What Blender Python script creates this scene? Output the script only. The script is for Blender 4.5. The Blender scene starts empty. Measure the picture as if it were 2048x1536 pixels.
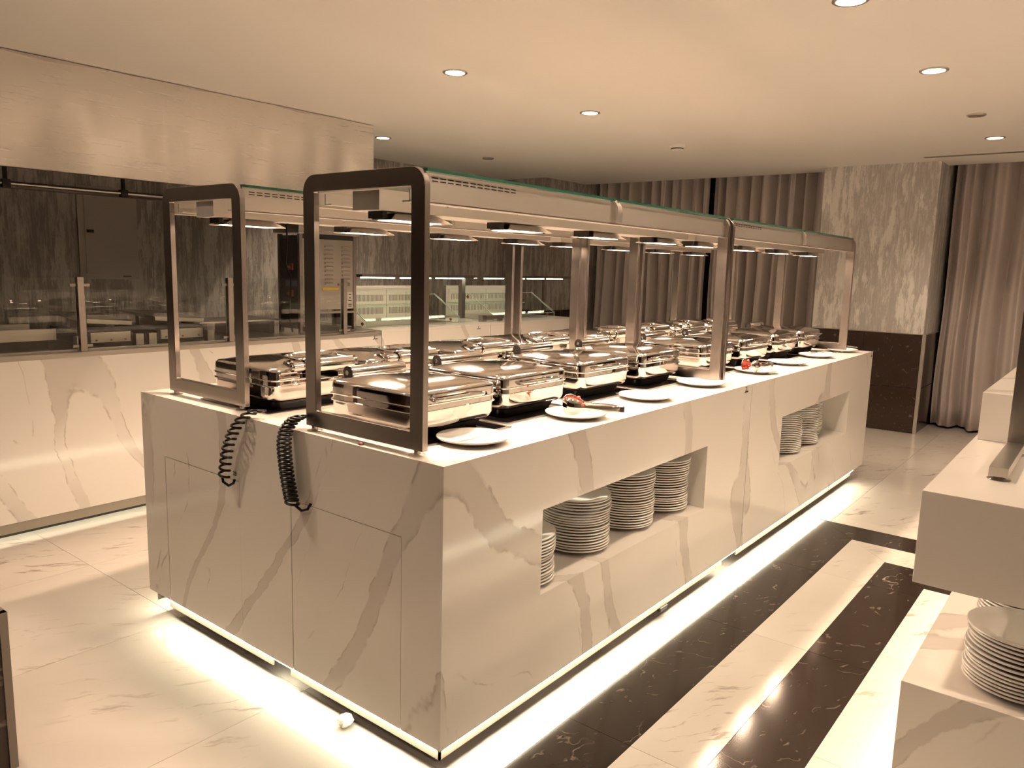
import bpy, bmesh, math, random
from mathutils import Vector, Matrix
random.seed(7)
R = math.radians
sc = bpy.context.scene
col = sc.collection

# ---------------------------------------------------------------- camera, world, exposure
yaw, pitch, roll, FPX = 0.902631, -0.151610, 0.0268254, 1532.69
f = Vector((math.cos(pitch)*math.sin(yaw), math.cos(pitch)*math.cos(yaw), math.sin(pitch)))
r0 = Vector((math.cos(yaw), -math.sin(yaw), 0)); u0 = r0.cross(f)
rr_ = r0*math.cos(roll)+u0*math.sin(roll); uu_ = u0*math.cos(roll)-r0*math.sin(roll)
cam = bpy.data.cameras.new('camera'); cam.sensor_fit = 'HORIZONTAL'; cam.sensor_width = 36
cam.lens = FPX*36/2048; cam.clip_start = .02
co = bpy.data.objects.new('camera', cam); col.objects.link(co)
co.matrix_world = Matrix(((rr_.x, uu_.x, -f.x, -1.39563), (rr_.y, uu_.y, -f.y, -1.31726), (rr_.z, uu_.z, -f.z, 1.41219), (0, 0, 0, 1)))
sc.camera = co
w = bpy.data.worlds.new('world'); sc.world = w; w.use_nodes = True
w.node_tree.nodes['Background'].inputs[0].default_value = (1, .72, .48, 1)
w.node_tree.nodes['Background'].inputs[1].default_value = .02
vs = sc.view_settings; vs.view_transform = 'Standard'; vs.look = 'None'; vs.gamma = 1; vs.use_curve_mapping = False
vs.exposure = 0.0
WARM = (1, .76, .545); HEAT = (1, .705, .49); LEDC = (1, .90, .66)
DOWN_L, HEAT_L, STRIP_L, NICHE_L, SALAD_L = 14, 20, 60, 7, 24
DOWN_W, HEAT_W = 62, 8.4     # watts of each downlight and heat lamp
cy_ = sc.cycles; cy_.use_light_tree = False; cy_.max_bounces = 7; cy_.diffuse_bounces = 3; cy_.glossy_bounces = 4; cy_.use_adaptive_sampling = True; cy_.adaptive_threshold = .03; cy_.transparent_max_bounces = 16; cy_.transmission_bounces = 2

# ---------------------------------------------------------------- material helpers
def mat(name):
    m = bpy.data.materials.new(name); m.use_nodes = True
    return m, m.node_tree, m.node_tree.nodes['Principled BSDF']
def N(nt, typ, **kw):
    n = nt.nodes.new(typ)
    for k, v in kw.items():
        if k.startswith('i'): n.inputs[int(k[1:])].default_value = v
        else: setattr(n, k, v)
    return n
def L(nt, a, b, ao=0): nt.links.new(a.outputs[ao] if not hasattr(a, 'is_linked') else a, b)
def math_(nt, op, a, b=None, clamp=False):
    n = nt.nodes.new('ShaderNodeMath'); n.operation = op; n.use_clamp = clamp
    for i, x in enumerate((a, b)):
        if x is None: continue
        if isinstance(x, (int, float)): n.inputs[i].default_value = x
        else: nt.links.new(x, n.inputs[i])
    return n.outputs[0]
def mixc(nt, fac, a, b):
    n = nt.nodes.new('ShaderNodeMix'); n.data_type = 'RGBA'
    for i, x in ((0, fac), (6, a), (7, b)):
        if isinstance(x, (int, float)): n.inputs[i].default_value = x
        elif isinstance(x, tuple): n.inputs[i].default_value = x+(1,)
        else: nt.links.new(x, n.inputs[i])
    return n.outputs[2]
def ramp(nt, fac, pts):
    n = nt.nodes.new('ShaderNodeValToRGB'); e = n.color_ramp.elements
    while len(e) < len(pts): e.new(.5)
    for k, (p, c) in enumerate(pts): e[k].position = p; e[k].color = (c, c, c, 1) if isinstance(c, (int, float)) else c+(1,)
    nt.links.new(fac, n.inputs[0]); return n.outputs[0]
def pos(nt, scale=(1, 1, 1), rot=(0, 0, 0), rnd=False, obj=False):
    if obj: p = nt.nodes.new('ShaderNodeTexCoord').outputs['Object']
    else: p = nt.nodes.new('ShaderNodeNewGeometry').outputs['Position']
    if rnd:
        oi = nt.nodes.new('ShaderNodeObjectInfo'); s = nt.nodes.new('ShaderNodeVectorMath'); s.operation = 'MULTIPLY_ADD'
        cx = nt.nodes.new('ShaderNodeCombineXYZ')
        for i in range(3): nt.links.new(oi.outputs['Random'], cx.inputs[i])
        nt.links.new(cx.outputs[0], s.inputs[0]); s.inputs[1].default_value = (37, 53, 29); nt.links.new(p, s.inputs[2]); p = s.outputs[0]
    m = nt.nodes.new('ShaderNodeMapping'); m.inputs['Scale'].default_value = scale; m.inputs['Rotation'].default_value = rot
    nt.links.new(p, m.inputs[0]); return m.outputs[0]
def noise(nt, vec, scale, detail=2, rough=.5, dist=0):
    n = nt.nodes.new('ShaderNodeTexNoise'); n.inputs['Scale'].default_value = scale; n.inputs['Detail'].default_value = detail
    n.inputs['Roughness'].default_value = rough; n.inputs['Distortion'].default_value = dist
    nt.links.new(vec, n.inputs['Vector']); return n
def warp(nt, vec, sc_, amt, detail=3):
    n = noise(nt, vec, sc_, detail, .6)
    a = nt.nodes.new('ShaderNodeVectorMath'); a.operation = 'SUBTRACT'; nt.links.new(n.outputs['Color'], a.inputs[0]); a.inputs[1].default_value = (.5, .5, .5)
    b = nt.nodes.new('ShaderNodeVectorMath'); b.operation = 'MULTIPLY_ADD'; nt.links.new(a.outputs[0], b.inputs[0]); b.inputs[1].default_value = (amt,)*3; nt.links.new(vec, b.inputs[2])
    return b.outputs[0]
def bump(nt, bs, h, strength, dist=.01):
    b = nt.nodes.new('ShaderNodeBump'); b.inputs['Strength'].default_value = strength; b.inputs['Distance'].default_value = dist
    nt.links.new(h, b.inputs['Height']); nt.links.new(b.outputs[0], bs.inputs['Normal'])
M = {}
def plain(key, c, rough=.5, metal=0, spec=.5, **kw):
    m, nt, b = mat(key); b.inputs['Base Color'].default_value = c+(1,); b.inputs['Roughness'].default_value = rough; b.inputs['Metallic'].default_value = metal
    b.inputs['Specular IOR Level'].default_value = spec
    n = noise(nt, pos(nt), kw.get('ns', 14), 3)
    nt.links.new(mixc(nt, n.outputs[0], tuple(x*(1-kw.get('v', .05)) for x in c), tuple(min(1, x*(1+kw.get('v', .05))) for x in c)), b.inputs['Base Color'])
    M[key] = m; return m
def emit(key, c, s):
    m, nt, b = mat(key); b.inputs['Base Color'].default_value = (.9, .9, .9, 1)
    b.inputs['Emission Color'].default_value = c+(1,); b.inputs['Emission Strength'].default_value = s; M[key] = m

def quartz(key, base=(.80, .755, .70), band=(.60, .55, .50), line=(.40, .35, .30), rough=.12):
    m, nt, b = mat(key)
    # veins run as warped sheets across the axis n
    p = pos(nt); p = warp(nt, p, .9, .5, 1); p = warp(nt, p, 5, .05, 3); p = warp(nt, p, 26, .012, 4)
    n_ = Vector((1, 1, .45)).normalized(); b1 = Vector((1, -1, 0)).normalized(); b2 = n_.cross(b1)
    cx = nt.nodes.new('ShaderNodeCombineXYZ')
    for i, (ax, k) in enumerate(((n_, 1.0), (b1, .22), (b2, .16))):
        d = nt.nodes.new('ShaderNodeVectorMath'); d.operation = 'DOT_PRODUCT'; d.inputs[1].default_value = tuple(ax*k); nt.links.new(p, d.inputs[0]); nt.links.new(d.outputs['Value'], cx.inputs[i])
    q = cx.outputs[0]
    n1 = noise(nt, q, 2.6, 0).outputs[0]
    d1 = math_(nt, 'ABSOLUTE', math_(nt, 'SUBTRACT', n1, .53))
    n2 = noise(nt, q, 4.1, 0).outputs[0]
    d2 = math_(nt, 'ABSOLUTE', math_(nt, 'SUBTRACT', n2, .42))
    msk = ramp(nt, noise(nt, p, 3.2, 1).outputs[0], [(.44, 0), (.58, 1)])
    msk2 = ramp(nt, noise(nt, p, 14, 2).outputs[0], [(.45, 0), (.6, 1)])
    bandf = math_(nt, 'MULTIPLY', ramp(nt, d1, [(.0, 1), (.028, 1), (.032, 0)]), ramp(nt, noise(nt, p, 1.3, 1).outputs[0], [(.40, 0), (.52, 1)]))
    edge = math_(nt, 'MULTIPLY', ramp(nt, d1, [(.0265, 0), (.0305, 1), (.0345, 0)]), msk2)
    thin = math_(nt, 'MULTIPLY', math_(nt, 'MULTIPLY', ramp(nt, d2, [(0, 1), (.0045, 0)]), msk), msk2)
    c = mixc(nt, ramp(nt, noise(nt, p, 2.5, 3).outputs[0], [(.3, 0), (.7, 1)]), base, tuple(x*.965 for x in base))
    c = mixc(nt, math_(nt, 'MULTIPLY', bandf, .8), c, band)
    c = mixc(nt, math_(nt, 'MULTIPLY', math_(nt, 'MAXIMUM', edge, thin), .9), c, line)
    nt.links.new(c, b.inputs['Base Color']); b.inputs['Roughness'].default_value = rough
    M[key] = m
quartz('quartz')

def floor_white():
    m, nt, b = mat('floor_white')
    p = pos(nt, (1, 1, 1), (0, 0, R(35)), rnd=True); p = warp(nt, p, 3, .15, 3)
    st = nt.nodes.new('ShaderNodeMapping'); st.inputs['Scale'].default_value = (1.2, 6, 1); nt.links.new(p, st.inputs[0]); q = st.outputs[0]
    s = ramp(nt, noise(nt, q, 4.5, 6, .65).outputs[0], [(.57, 0), (.66, 1)])
    s = math_(nt, 'MULTIPLY', s, ramp(nt, noise(nt, p, 1.6, 2).outputs[0], [(.42, 0), (.6, 1)]))
    big = ramp(nt, noise(nt, p, 1.1, 4).outputs[0], [(.3, 0), (.75, 1)])
    c = mixc(nt, big, (.74, .695, .64), (.63, .58, .525))
    c = mixc(nt, math_(nt, 'MULTIPLY', s, .75), c, (.30, .23, .18))
    nt.links.new(c, b.inputs['Base Color']); b.inputs['Roughness'].default_value = .14; M['floor_white'] = m
floor_white()
def dark_marble(key, rough, c0=(.018, .012, .009), c1=(.034, .024, .018), rnd=True):
    m, nt, b = mat(key)
    p = pos(nt, (1, 1, 1), (R(10), R(15), R(25)), rnd=rnd); p = warp(nt, p, 2.5, .3, 4)
    c = mixc(nt, noise(nt, p, 3, 5, .6).outputs[0], c0, c1)
    d = math_(nt, 'ABSOLUTE', math_(nt, 'SUBTRACT', noise(nt, warp(nt, p, 12, .06), 3.4, 2).outputs[0], .5))
    v = math_(nt, 'MULTIPLY', ramp(nt, d, [(0, 1), (.0035, 0)]), ramp(nt, noise(nt, p, 5, 2).outputs[0], [(.52, 0), (.66, 1)]))
    stf = nt.nodes.new('ShaderNodeMapping'); stf.inputs['Scale'].default_value = (.35, 1.6, 1); nt.links.new(p, stf.inputs[0]); q_ = stf.outputs[0]
    fl = ramp(nt, noise(nt, q_, 30, 3).outputs[0], [(.64, 0), (.74, 1)])
    c = mixc(nt, math_(nt, 'MULTIPLY', math_(nt, 'MAXIMUM', v, math_(nt, 'MULTIPLY', fl, .5)), .6), c, (.40, .33, .27))
    nt.links.new(c, b.inputs['Base Color']); b.inputs['Roughness'].default_value = rough; b.inputs['Specular IOR Level'].default_value = .35; M[key] = m
dark_marble('floor_dark', .12); dark_marble('wainscot', .15, (.035, .022, .016), (.06, .04, .03), rnd=True)
def wallpaper(key, a, bcol, hi, thr, sz):
    m, nt, b = mat(key)
    p = warp(nt, pos(nt), 8, .03)
    st = nt.nodes.new('ShaderNodeMapping'); st.inputs['Scale'].default_value = sz; nt.links.new(p, st.inputs[0]); q = st.outputs[0]
    n1 = noise(nt, q, 1, 6, .7).outputs[0]
    c = mixc(nt, ramp(nt, n1, [(thr-.03, 0), (thr+.03, 1)]), a, bcol)
    st2 = nt.nodes.new('ShaderNodeMapping'); st2.inputs['Scale'].default_value = (90, 90, 2.2); nt.links.new(p, st2.inputs[0])
    c = mixc(nt, math_(nt, 'MULTIPLY', ramp(nt, noise(nt, st2.outputs[0], 1, 3).outputs[0], [(.52, 0), (.66, 1)]), .45), c, hi)
    n3 = noise(nt, st.outputs[0], 2.6, 4, .7).outputs[0]
    c = mixc(nt, math_(nt, 'MULTIPLY', ramp(nt, n3, [(.52, 0), (.6, 1)]), .5), c, bcol)
    nt.links.new(c, b.inputs['Base Color']); b.inputs['Roughness'].default_value = .6
    bump(nt, b, n1, .25, .004); M[key] = m
wallpaper('paper_wall', (.30, .275, .255), (.54, .51, .48), (.70, .66, .63), .53, (14, 14, 2.0))
wallpaper('paper_pillar', (.56, .535, .51), (.90, .875, .845), (.90, .87, .84), .54, (9, 9, 1.9))
def steel(key, c, rough, ax=None, wav=0.0):
    m, nt, b = mat(key); b.inputs['Metallic'].default_value = 1
    p = pos(nt, {'x': (2, 60, 60), 'z': (60, 60, 2), None: (6, 6, 6)}[ax])
    n = noise(nt, p, 2, 4, .6).outputs[0]
    nt.links.new(mixc(nt, n, tuple(x*.965 for x in c), tuple(min(1, x*1.03) for x in c)), b.inputs['Base Color'])
    nt.links.new(math_(nt, 'MULTIPLY_ADD', n, .03), b.inputs['Roughness']); 
    b.inputs['Roughness'].links[0].from_node.inputs[2].default_value = rough-.015
    if wav:
        bump(nt, b, noise(nt, pos(nt, (1.3, 1, .28)), 2.2, 1).outputs[0], wav, .10)
    M[key] = m
steel('steel', (.45, .41, .38), .26, 'z'); steel('valance', (.74, .70, .65), .48, 'x'); steel('steel_x', (.58, .55, .51), .30, 'x'); steel('chrome', (.80, .77, .74), .05)
steel('lid', (.80, .74, .70), .08); steel('hood', (.86, .83, .79), .27, 'x', 1.0); steel('dark_steel', (.28, .25, .23), .35, 'z')
plain('ceiling', (.90, .88, .85), .8, v=.01, ns=2); plain('plaster', (.62, .57, .52), .8); plain('white_panel', (.78, .75, .68), .45, v=.01)
plain('porcelain', (.84, .81, .77), .12, v=.01); plain('black_glass', (.008, .007, .008), .05, v=.2); plain('black', (.012, .011, .010), .35)
plain('rubber', (.008, .008, .008), .42, spec=.25); plain('dark_gap', (.02, .017, .014), .8); plain('skirt', (.30, .265, .215), .4, v=.02)
plain('trim', (.62, .58, .53), .25, metal=.7); plain('grey_paint', (.50, .46, .42), .5, v=.02); plain('yellow', (.75, .48, .04), .5)
plain('sauce', (.42, .045, .012), .25, v=.4, ns=60); plain('wood', (.30, .13, .06), .5); plain('paper', (.85, .82, .76), .8)
plain('ink', (.02, .016, .012), .6); plain('stone_edge', (.20, .165, .135), .4); plain('copper', (.35, .14, .08), .35, metal=.8)
plain('crumb', (.16, .03, .015), .5); plain('grout', (.55, .48, .41), .8); plain('wall_paint', (.62, .56, .5), .8); plain('griddle', (.05, .045, .04), .45)
plain('panel_blue', (.12, .13, .2), .3); plain('sticker', (.62, .58, .53), .5)
def curtain_mat():
    m, nt, b = mat('curtain'); n = noise(nt, pos(nt, (120, 120, 90)), 2, 2).outputs[0]
    nt.links.new(mixc(nt, n, (.60, .53, .50), (.74, .66, .625)), b.inputs['Base Color']); b.inputs['Roughness'].default_value = .75
    b.inputs['Sheen Weight'].default_value = .15; M['curtain'] = m
curtain_mat()
def glass(key, tint, refl=1.0):
    m, nt, b = mat(key); nt.nodes.remove(b)
    t = N(nt, 'ShaderNodeBsdfTransparent'); t.inputs[0].default_value = tint+(1,)
    g = N(nt, 'ShaderNodeBsdfGlossy'); g.inputs['Roughness'].default_value = .005
    fr = N(nt, 'ShaderNodeFresnel'); fr.inputs[0].default_value = 1.5
    gm = nt.nodes.new('ShaderNodeNewGeometry')
    nt.links.new(math_(nt, 'ADD', math_(nt, 'MULTIPLY', gm.outputs['Backfacing'], 1/1.5-1.5), 1.5), fr.inputs[0])
    nz = noise(nt, pos(nt), 3, 1).outputs[0]
    mx = N(nt, 'ShaderNodeMixShader'); nt.links.new(math_(nt, 'MULTIPLY', fr.outputs[0], math_(nt, 'ADD', math_(nt, 'MULTIPLY', nz, .05), refl), True), mx.inputs[0])
    nt.links.new(t.outputs[0], mx.inputs[1]); nt.links.new(g.outputs[0], mx.inputs[2])
    nt.links.new(mx.outputs[0], nt.nodes['Material Output'].inputs[0]); M[key] = m
glass('glass', (.97, .985, .97)); glass('glass_clear', (.975, .985, .97), .22); plain('glass_edge', (.03, .13, .09), .08); plain('glass_edge_pale', (.45, .55, .48), .1); glass('clear', (.93, .92, .9))
emit('down_light', WARM, DOWN_L); emit('heat_light', HEAT, HEAT_L); emit('led', LEDC, STRIP_L); emit('led_soft', LEDC, STRIP_L*.28); emit('niche_led', (1, .82, .58), NICHE_L); emit('salad_led', (1, .95, .68), SALAD_L)
for k_ in ('down_light', 'heat_light'): M[k_].cycles.emission_sampling = 'NONE'      # the lamps themselves do the lighting

# ---------------------------------------------------------------- mesh helpers
class MB:
    def __init__(s): s.v = []; s.f = []; s.m = []
    def add(s, vs, fs, m=0):
        k = len(s.v); s.v += [tuple(x) for x in vs]; s.f += [tuple(i+k for i in q) for q in fs]; s.m += [m]*len(fs); return s
    def box(s, x0, x1, y0, y1, z0, z1, m=0):
        return s.add([(x, y, z) for z in (z0, z1) for y in (y0, y1) for x in (x0, x1)],
                     [(0, 2, 3, 1), (4, 5, 7, 6), (0, 1, 5, 4), (2, 6, 7, 3), (0, 4, 6, 2), (1, 3, 7, 5)], m)
    def loft(s, rings, m=0, cap0=True, cap1=True, closed=True):
        n = len(rings[0]); vs = [p for r in rings for p in r]; fs = []
        for a in range(len(rings)-1):
            for i in range(n if closed else n-1):
                j = (i+1) % n; fs.append((a*n+i, a*n+j, (a+1)*n+j, (a+1)*n+i))
        if cap0: fs.append(tuple(range(n-1, -1, -1)))
        if cap1: fs.append(tuple((len(rings)-1)*n+i for i in range(n)))
        return s.add(vs, fs, m)
    def lathe(s, prof, n=32, c=(0, 0, 0), m=0, cap=True):
        return s.loft([[(c[0]+r*math.cos(2*math.pi*i/n), c[1]+r*math.sin(2*math.pi*i/n), c[2]+z) for i in range(n)] for r, z in prof], m, cap, cap)
    def tube(s, pts, r, n=8, m=0, closed=False):
        pts = [Vector(p) for p in pts]; rings = []; up = None; K = len(pts)
        for k, p in enumerate(pts):
            a = pts[(k-1) % K] if (closed or k) else p; b = pts[(k+1) % K] if (closed or k < K-1) else p
            t = (b-a).normalized()
            if up is None: up = Vector((0, 0, 1)) if abs(t.z) < .9 else Vector((1, 0, 0))
            x = t.cross(up).normalized(); up = x.cross(t).normalized()
            rk = r[k] if isinstance(r, (list, tuple)) else r
            rings.append([p+x*rk*math.cos(2*math.pi*i/n)+up*rk*math.sin(2*math.pi*i/n) for i in range(n)])
        if closed: rings.append(rings[0])
        return s.loft(rings, m, not closed, not closed)
    def cyl(s, a, b, r, n=20, m=0): return s.tube([a, b], r, n, m)
    def prism(s, poly, lo, hi, axis='x', m=0):
        mk = {'x': lambda h, p: (h, p[0], p[1]), 'y': lambda h, p: (p[0], h, p[1]), 'z': lambda h, p: (p[0], p[1], h)}[axis]
        return s.loft([[mk(lo, p) for p in poly], [mk(hi, p) for p in poly]], m)
    def build(s, name, mats, parent=None, bevel=0, smooth=True, loc=None):
        me = bpy.data.meshes.new(name); me.from_pydata(s.v, [], s.f)
        for k in ([mats] if isinstance(mats, str) else mats): me.materials.append(M[k])
        me.polygons.foreach_set('material_index', s.m)
        bm = bmesh.new(); bm.from_mesh(me); bmesh.ops.recalc_face_normals(bm, faces=bm.faces); bm.to_mesh(me); bm.free()
        if smooth:
            me.polygons.foreach_set('use_smooth', [True]*len(me.polygons)); me.set_sharp_from_angle(angle=R(38))
        o = bpy.data.objects.new(name, me); col.objects.link(o)
        if parent: o.parent = parent
        if loc: o.location = loc
        if bevel:
            b = o.modifiers.new('bevel', 'BEVEL'); b.width = bevel; b.segments = 2; b.limit_method = 'ANGLE'; b.harden_normals = False
        return o
def tag(o, label, cat, group=None):
    o['label'] = label; o['category'] = cat
    if group: o['group'] = group
    return o
def thing(name, loc, label, cat, group=None, rz=0):
    o = bpy.data.objects.new(name, None); col.objects.link(o); o.location = loc; o.rotation_euler = (0, 0, rz); o.empty_display_size = .1
    return tag(o, label, cat, group)
def struct(o): o['kind'] = 'structure'; return o
def dup(root, loc, label, rz=None, group=None):
    def cp(o, par):
        c = o.copy(); col.objects.link(c); c.parent = par
        for ch in o.children: cp(ch, c)
        return c
    r = cp(root, None); r.location = loc; r['label'] = label
    if rz is not None: r.rotation_euler = (0, 0, rz)
    if group: r['group'] = group
    return r
def rrect(cx, cy, a, b, r, z, n=6):
    out = []
    for k, (sx, sy) in enumerate(((1, 1), (-1, 1), (-1, -1), (1, -1))):
        for i in range(n+1):
            t = math.pi/2*(k+i/n); out.append((cx+sx*(a-r)+r*math.cos(t), cy+sy*(b-r)+r*math.sin(t), z))
    return out
ORD = 'topmost second third fourth fifth sixth seventh eighth ninth tenth eleventh twelfth thirteenth fourteenth fifteenth sixteenth seventeenth eighteenth nineteenth twentieth twenty-first twenty-second twenty-third'.split()

# ---------------------------------------------------------------- the setting
CZ = 2.42
X0, X1, Y0, Y1 = -3.2, 7.05, -4.2, 4.55
fl = struct(MB().box(X0-.1, X1+.1, Y0-.1, Y1+.1, -.12, -.012).build('floor', 'grout', smooth=False))
tile_cache = {}
def tile(name, x0, x1, y0, y1, m, g=.0009):
    w_, h_ = round(x1-x0, 4), round(y1-y0, 4)
    if w_ < .01 or h_ < .01: return
    k = (w_, h_, m)
    if k not in tile_cache:
        o = MB().box(-w_/2+g, w_/2-g, -h_/2+g, h_/2-g, -.012, 0).build(name, m, fl, smooth=False); tile_cache[k] = o
    else:
        o = tile_cache[k].copy(); col.objects.link(o); o.name = name; o.parent = fl
    o.location = ((x0+x1)/2, (y0+y1)/2, 0)
RX = (-2.3, 3.13); RY = (-2.75, -.087)
T = .8
def clip_tiles(x0, x1, y0, y1, hx0, hx1, hy0, hy1):
    ox0, ox1, oy0, oy1 = max(x0, hx0), min(x1, hx1), max(y0, hy0), min(y1, hy1)
    if ox0 >= ox1 or oy0 >= oy1: return [(x0, x1, y0, y1)]
    return [q for q in ((x0, ox0, y0, y1), (ox1, x1, y0, y1), (ox0, ox1, y0, oy0), (ox0, ox1, oy1, y1)) if q[1]-q[0] > .01 and q[3]-q[2] > .01]
xs = [X0+.05+T*i for i in range(14)]; ys = [Y0+.07+T*i for i in range(12)]
for x in xs:
    for y in ys:
        for q in clip_tiles(x, min(x+T, X1), y, min(y+T, Y1), RX[0], RX[1], RY[0], RY[1]): tile('floor_tile', *q, 'floor_white')
def ring(ins, wd, m, nm):     # a border band of slabs with mitred corners, split along its length
    x0, x1, y0, y1 = RX[0]+ins, RX[1]-ins, RY[0]+ins*.93, RY[1]-ins*.93
    g = .0009
    cuts = [x0]+[x for x in (-1.45, -.48, .50, 1.46, 2.3) if x0+wd < x < x1-wd]+[x1]
    for k in range(len(cuts)-1):
        for yy, s in ((y1, -1), (y0, 1)):
            a, b = cuts[k]+g, cuts[k+1]-g
            ai = a+wd if k == 0 else a; bi = b-wd if k == len(cuts)-2 else b
            q = [(a, yy+s*g), (b, yy+s*g), (bi, yy+s*(wd*.93-g)), (ai, yy+s*(wd*.93-g))]
            MB().prism(q, -.012, 0, 'z').build(nm, m, fl, smooth=False)
    cy = [y0, (y0+y1)/2, y1]
    for k in range(2):
        for xx, s in ((x1, -1), (x0, 1)):
            a, b = cy[k]+g, cy[k+1]-g
            ai = a+wd*.93 if k == 0 else a; bi = b-wd*.93 if k == 1 else b
            MB().prism([(xx+s*g, a), (xx+s*g, b), (xx+s*(wd-g), bi), (xx+s*(wd-g), ai)], -.012, 0, 'z').build(nm, m, fl, smooth=False)
ring(0, .24, 'floor_dark', 'floor_border_slab'); ring(.24, .235, 'floor_white', 'floor_slab'); ring(.475, .235, 'floor_dark', 'floor_border_slab')
ix0, ix1, iy0, iy1 = RX[0]+.71, RX[1]-.71, RY[0]+.71*.93, RY[1]-.71*.93
nx = 5
for i in range(nx):
    for j in range(2): tile('floor_tile', ix0+(ix1-ix0)*i/nx, ix0+(ix1-ix0)*(i+1)/nx, iy0+(iy1-iy0)*j/2, iy0+(iy1-iy0)*(j+1)/2, 'floor_white')

ceil = MB().box(X0, 6.60, Y0, Y1, CZ, CZ+.06); ceil.box(6.60, 6.62, Y0, Y1, CZ, CZ+.24)
ceil.box(6.60, X1+.1, Y0, Y1, CZ+.22, CZ+.28)
struct(ceil.build('ceiling', 'ceiling', smooth=False))
struct(MB().box(X0, 5.79, Y1, Y1+.1, 0, CZ+.1).build('wall_left', 'paper_wall', smooth=False))
struct(MB().box(5.79, X1, 3.945, Y1+.1, 0, CZ+.28).build('wall_corner', 'paper_wall', smooth=False))
struct(MB().box(X1, X1+.1, Y0, Y1+.1, 0, CZ+.3).build('wall_window', 'dark_gap', smooth=False))
struct(MB().box(X0-.1, X0, Y0, Y1+.1, 0, CZ+.1).build('wall_rear', 'wainscot', smooth=False))
struct(MB().box(X0, X1+.1, Y0-.1, Y0, 0, CZ+.28).build('wall_right', 'wall_paint', smooth=False))
pil = struct(MB().box(6.29, 7.05, .06, 1.04, 0, CZ+.2).build('wall_pillar', 'paper_pillar', smooth=False))
def wain(par, segs):
    for (x0, x1, y0, y1, z0, z1) in segs: MB().box(x0, x1, y0, y1, z0, z1).build('wainscot_slab', 'wainscot', par, bevel=.001, smooth=False)
WH = .905
wain(pil, [(6.268, 6.288, .062, .55, .004, .415), (6.268, 6.288, .552, 1.04, .004, .415), (6.268, 6.288, .062, .55, .419, WH), (6.268, 6.288, .552, 1.04, .419, WH),
           (6.292, 7.04, .038, .058, .004, .415), (6.292, 7.04, .038, .058, .419, WH)])
MB().box(6.262, 6.29, .032, .06, 0, WH+.004).box(6.264, 6.29, .06, 1.04, WH, WH+.006).box(6.29, 7.04, .034, .06, WH, WH+.006).build('corner_trim', 'trim', pil, smooth=False)
wl = bpy.data.objects['wall_corner']
wain(wl, [(5.768, 5.788, 3.93, 4.54, .004, .92), (5.77, 6.6, 3.923, 3.943, .004, .92)])

# curtains
def curtain(y0, y1, xb, n, label, seed, ztop=2.6, zbot=.025):
    rnd = random.Random(seed); ph = [rnd.uniform(0, 6.28) for _ in range(6)]; ny = int((y1-y0)*110); nz = 14; rings = []
    lam = [rnd.uniform(.8, 1.25) for _ in range(4)]
    for k in range(nz+1):
        z = zbot+(ztop-zbot)*k/nz; t = k/nz; row = []
        for i in range(ny+1):
            y = y0+(y1-y0)*i/ny; u = y*n
            a = .088*(1-.2*t)
            x = xb+a*math.tanh(1.6*math.sin(6.283*u*lam[0]+ph[0]+.9*math.sin(2.7*y+ph[1])+.7*(1-t)*math.sin(4*y+ph[5])))+a*.32*math.sin(6.283*u*1.73*lam[1]+ph[2]+.9*t)+a*.35*math.sin(6.283*u*.47+ph[3])+.006*math.sin(6.283*u*4+ph[4])*(t**2)
            row.append((x, y+.012*math.sin(9*t+u)*(1-t), z))
        rings.append(row)
    b = MB(); b.loft(rings, 0, False, False, closed=False)
    o = b.build('curtain', 'curtain'); so = o.modifiers.new('solidify', 'SOLIDIFY'); so.thickness = .004
    return tag(o, label, 'curtain', 'floor-length taupe curtains')
curtain(2.42, 3.90, 6.83, 6.6, 'taupe pleated curtain hanging between the wallpapered wall corner and the dark gap', 1)
curtain(1.07, 2.395, 6.83, 6.6, 'taupe pleated curtain hanging between the dark gap and the wallpapered pillar', 2)
curtain(-2.6, .02, 6.82, 5.6, 'long taupe pleated curtain on the far side of the pillar, beyond the plate counter', 3)

# ---------------------------------------------------------------- ceiling fittings
def downlight(loc, label):
    t = thing('downlight', loc, label, 'light', 'recessed ceiling downlights')
    MB().lathe([(.066, 0), (.066, -.004), (.061, -.007), (.052, -.006), (.052, 0)], 32, cap=False).build('trim_ring', 'trim', t)
    MB().lathe([(.052, -.0015), (.001, -.0015)], 32, cap=False).build('lens', 'down_light', t)
    ld = bpy.data.lights.new('downlight_beam', 'SPOT'); ld.energy = DOWN_W; ld.color = WARM; ld.spot_size = R(128); ld.spot_blend = .55; ld.shadow_soft_size = .045
    lo = bpy.data.objects.new('downlight_beam', ld); col.objects.link(lo); lo.parent = t; lo.location = (0, 0, -.012)
    return t
d0 = downlight((1.722, 1.582, CZ), 'bright round ceiling downlight above the near end of the chafing dish island')
DL = [(2.977, 1.547, 'bright round ceiling downlight above the middle of the chafing dish island'),
      (2.974, 3.53, 'bright round ceiling downlight beside the end of the steel hood'),
      (2.961, -.459, 'bright round ceiling downlight over the aisle, nearer one beyond the striped floor'),
      (5.20, -.459, 'small far ceiling downlight next to the slot air vent by the curtain'),
      (1.724, -.40, 'ceiling downlight cut off by the top edge of the picture')]
for x, y, lb in DL: dup(d0, (x, y, CZ), lb)
k = 0
for x, y in ((.47, -2.4), (.47, -.42), (-.78, 1.56), (-2.03, -.42)): dup(d0, (x, y, CZ), 'unseen ceiling downlight added out of view to light the room')  # unseen downlights continuing the grid, added because the room needs their light
for x in (1.72, 2.97, 5.2): dup(d0, (x, -2.4, CZ), 'unseen ceiling downlight added out of view to light the room')
t = thing('smoke_detector', (4.434, 1.648, CZ), 'white dome smoke detector on the ceiling above the island', 'smoke detector')
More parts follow.
